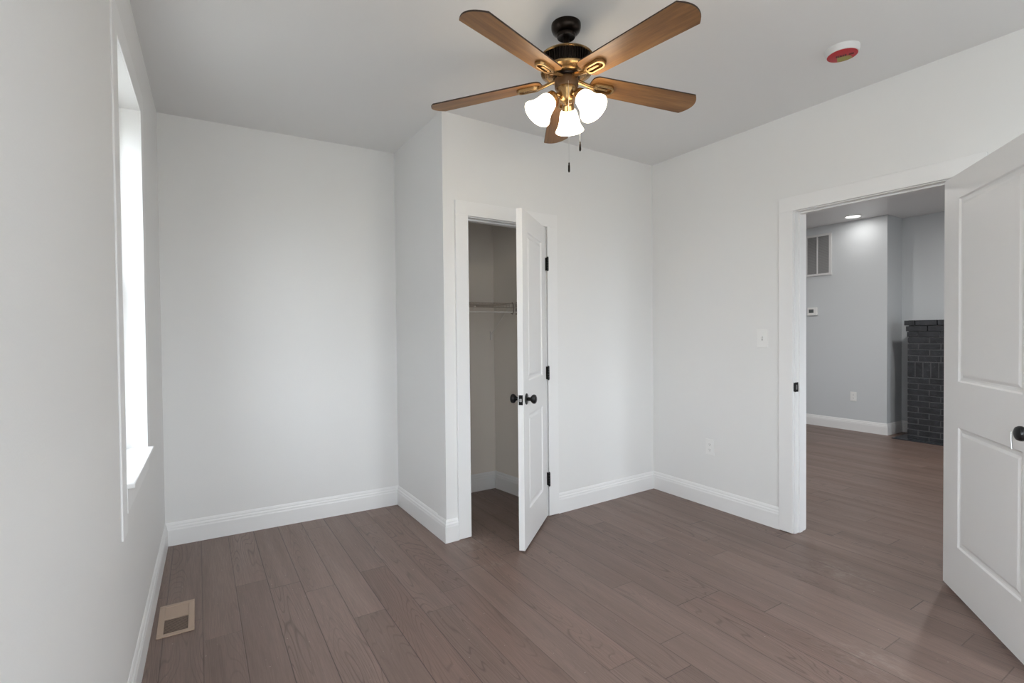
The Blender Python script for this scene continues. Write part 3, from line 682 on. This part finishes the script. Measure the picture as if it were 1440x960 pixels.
# ------------------------------------------------------------------ things in the next room
# return air grille
ga = 5.15
rg = empty('return_grille', HA((ga - 3.64, 0, 2.0)), 'white return air grille high on the grey wall in the next room', 'vent grille')
s0, s1, z0, z1 = ga - 3.90, ga - 3.408, 2.000, 2.548
f = MB(HA)
f.box((s0, 0, z0), (s1, 0.016, z0 + 0.028)); f.box((s0, 0, z1 - 0.028), (s1, 0.016, z1)); f.box((s0, 0, z0 + 0.028), (s0 + 0.028, 0.016, z1 - 0.028)); f.box((s1 - 0.034, 0, z0 + 0.028), (s1, 0.016, z1 - 0.028))
f.build('grille_frame', M['grille'], rg, bevel=0.002)
f = MB(HA)
for k in (1, 2): 
    q = s1 - 0.034 - k * 0.138
    f.box((q - 0.016, 0.002, z0 + 0.028), (q, 0.014, z1 - 0.028))
f.build('grille_mullion', M['grille'], rg, bevel=0.001)
f = MB(HA); z = z0 + 0.03
while z < z1 - 0.034:
    f.loft([[(s0 + 0.028, 0.002, z + 0.010), (s0 + 0.028, 0.011, z), (s0 + 0.028, 0.012, z + 0.0012), (s0 + 0.028, 0.003, z + 0.0112)], [(s1 - 0.034, 0.002, z + 0.010), (s1 - 0.034, 0.011, z), (s1 - 0.034, 0.012, z + 0.0012), (s1 - 0.034, 0.003, z + 0.0112)]]); z += 0.0127
f.build('grille_fins', M['fins'], rg)
MB(HA).box((s0 + 0.028, 0.0003, z0 + 0.028), (s1 - 0.034, 0.0012, z1 - 0.028)).build('filter_screen', M['slot'], rg)
# thermostat
ts = ga - 3.640
th_ = empty('thermostat', HA((ts, 0, 1.474)), 'small white thermostat with grey display on the grey wall', 'thermostat')
MB(HA).box((ts - 0.07, 0, 1.474), (ts + 0.056, 0.026, 1.580)).build('thermostat_body', M['plastic'], th_, bevel=0.005)
MB(HA).box((ts - 0.05, 0.0255, 1.510), (ts + 0.012, 0.0268, 1.556)).build('display', M['screen'], th_)
# recessed ceiling light
rl = empty('recessed_light', (6.79, 3.045, ZH), 'round lit recessed light in the ceiling of the next room', 'ceiling light')
MB().lathe([(0.098, ZH), (0.098, ZH - 0.004), (0.090, ZH - 0.007), (0.076, ZH - 0.006), (0.076, ZH - 0.001)], (6.79, 3.045, 0), n=40).build('trim_ring', M['plastic'], rl, smooth=40)
MB().lathe([(0.0755, ZH - 0.001), (0.0755, ZH - 0.0055), (0.001, ZH - 0.0058)], (6.79, 3.045, 0), n=40).build('lens', M['lens'], rl)
for x, y, k in ((6.79, 3.045, 0.12), (5.6, 1.45, 1.7), (5.3, 3.3, 1.0)):  # visible can first, then unseen lamps added to brighten the room
    L = bpy.data.lights.new('next_room_lamp', 'AREA'); L.shape = 'DISK'; L.size = 0.14; L.energy = CAN_WATT * k; L.color = (1.0, 0.98, 0.95)
    o = bpy.data.objects.new('next_room_lamp', L); COL.objects.link(o); o.location = (x, y, ZH - 0.012)
# dark painted brick fireplace
fp = empty('fireplace', (6.95, 1.86, 0), 'charcoal painted brick fireplace in the next room', 'fireplace')
YL, YR, XF, XB = 2.542, 1.10, 6.955, 7.448
MB().box((XF + 0.006, YR + 0.006, 0.012), (XB, YL - 0.006, 1.380)).build('mortar_core', M['mortar'], fp)
bk = MB()
def course(z0, z1, shift, blen=0.205, proj=0.0):
    g_ = 0.009; y = YL + proj + (0 if shift == 0 else blen * shift); first = True
    top = YL + proj; y = top; n = 0
    while y > YR - proj + 0.02:
        L_ = blen * shift if (n == 0 and shift) else blen
        y2 = max(y - L_, YR - proj)
        dx = random.uniform(-0.0015, 0.0015)
        bk.box((XF - proj + dx, y2 + g_ / 2 + random.uniform(0, .001), z0 + g_ / 2 + random.uniform(-.0008, .0008)), (XF + 0.10, y - (0 if n == 0 else g_ / 2), z1 - g_ / 2 + random.uniform(-.0008, .0008)))
        y = y2; n += 1
    # left cheek
    x = XF + 0.10
    while x < XB - 0.01:
        x2 = min(x + blen, XB); bk.box((x + g_ / 2, YL + proj - 0.09, z0 + g_ / 2), (x2, YL + proj, z1 - g_ / 2)); x = x2
rows = [(1.317, 1.383, 0.5, 0.026), (1.251, 1.317, 0, 0.014), (1.186, 1.251, 0.5, 0.006), (1.117, 1.186, 0, 0), (1.048, 1.117, 0.5, 0), (0.978, 1.048, 0, 0), (0.908, 0.978, 0.5, 0)]
for z0, z1, s_, p_ in rows: course(z0, z1, s_, proj=p_)
y = YL
while y > YR + 0.03:
    bk.box((XF + random.uniform(-.0015, .0015), max(y - 0.072, YR) + 0.0045, 0.732), (XF + 0.10, y - (0 if y == YL else 0.0045), 0.902)); y -= 0.072
x = XF + 0.10
while x < XB - 0.01:
    bk.box((x + 0.0045, YL - 0.09, 0.732), (min(x + 0.072, XB), YL, 0.902)); x += 0.072
z = 0.726; k = 0
while z > 0.04:
    course(max(z - 0.0665, 0.014), z, (0, 0.5)[k % 2]); z -= 0.0665; k += 1
bk.build('brick_courses', M['brick'], fp, bevel=0.003)
MB().box((6.885, 1.0, 0.0), (7.30, 2.672, 0.012)).build('hearth_slab', M['hearth'], fp, bevel=0.002)
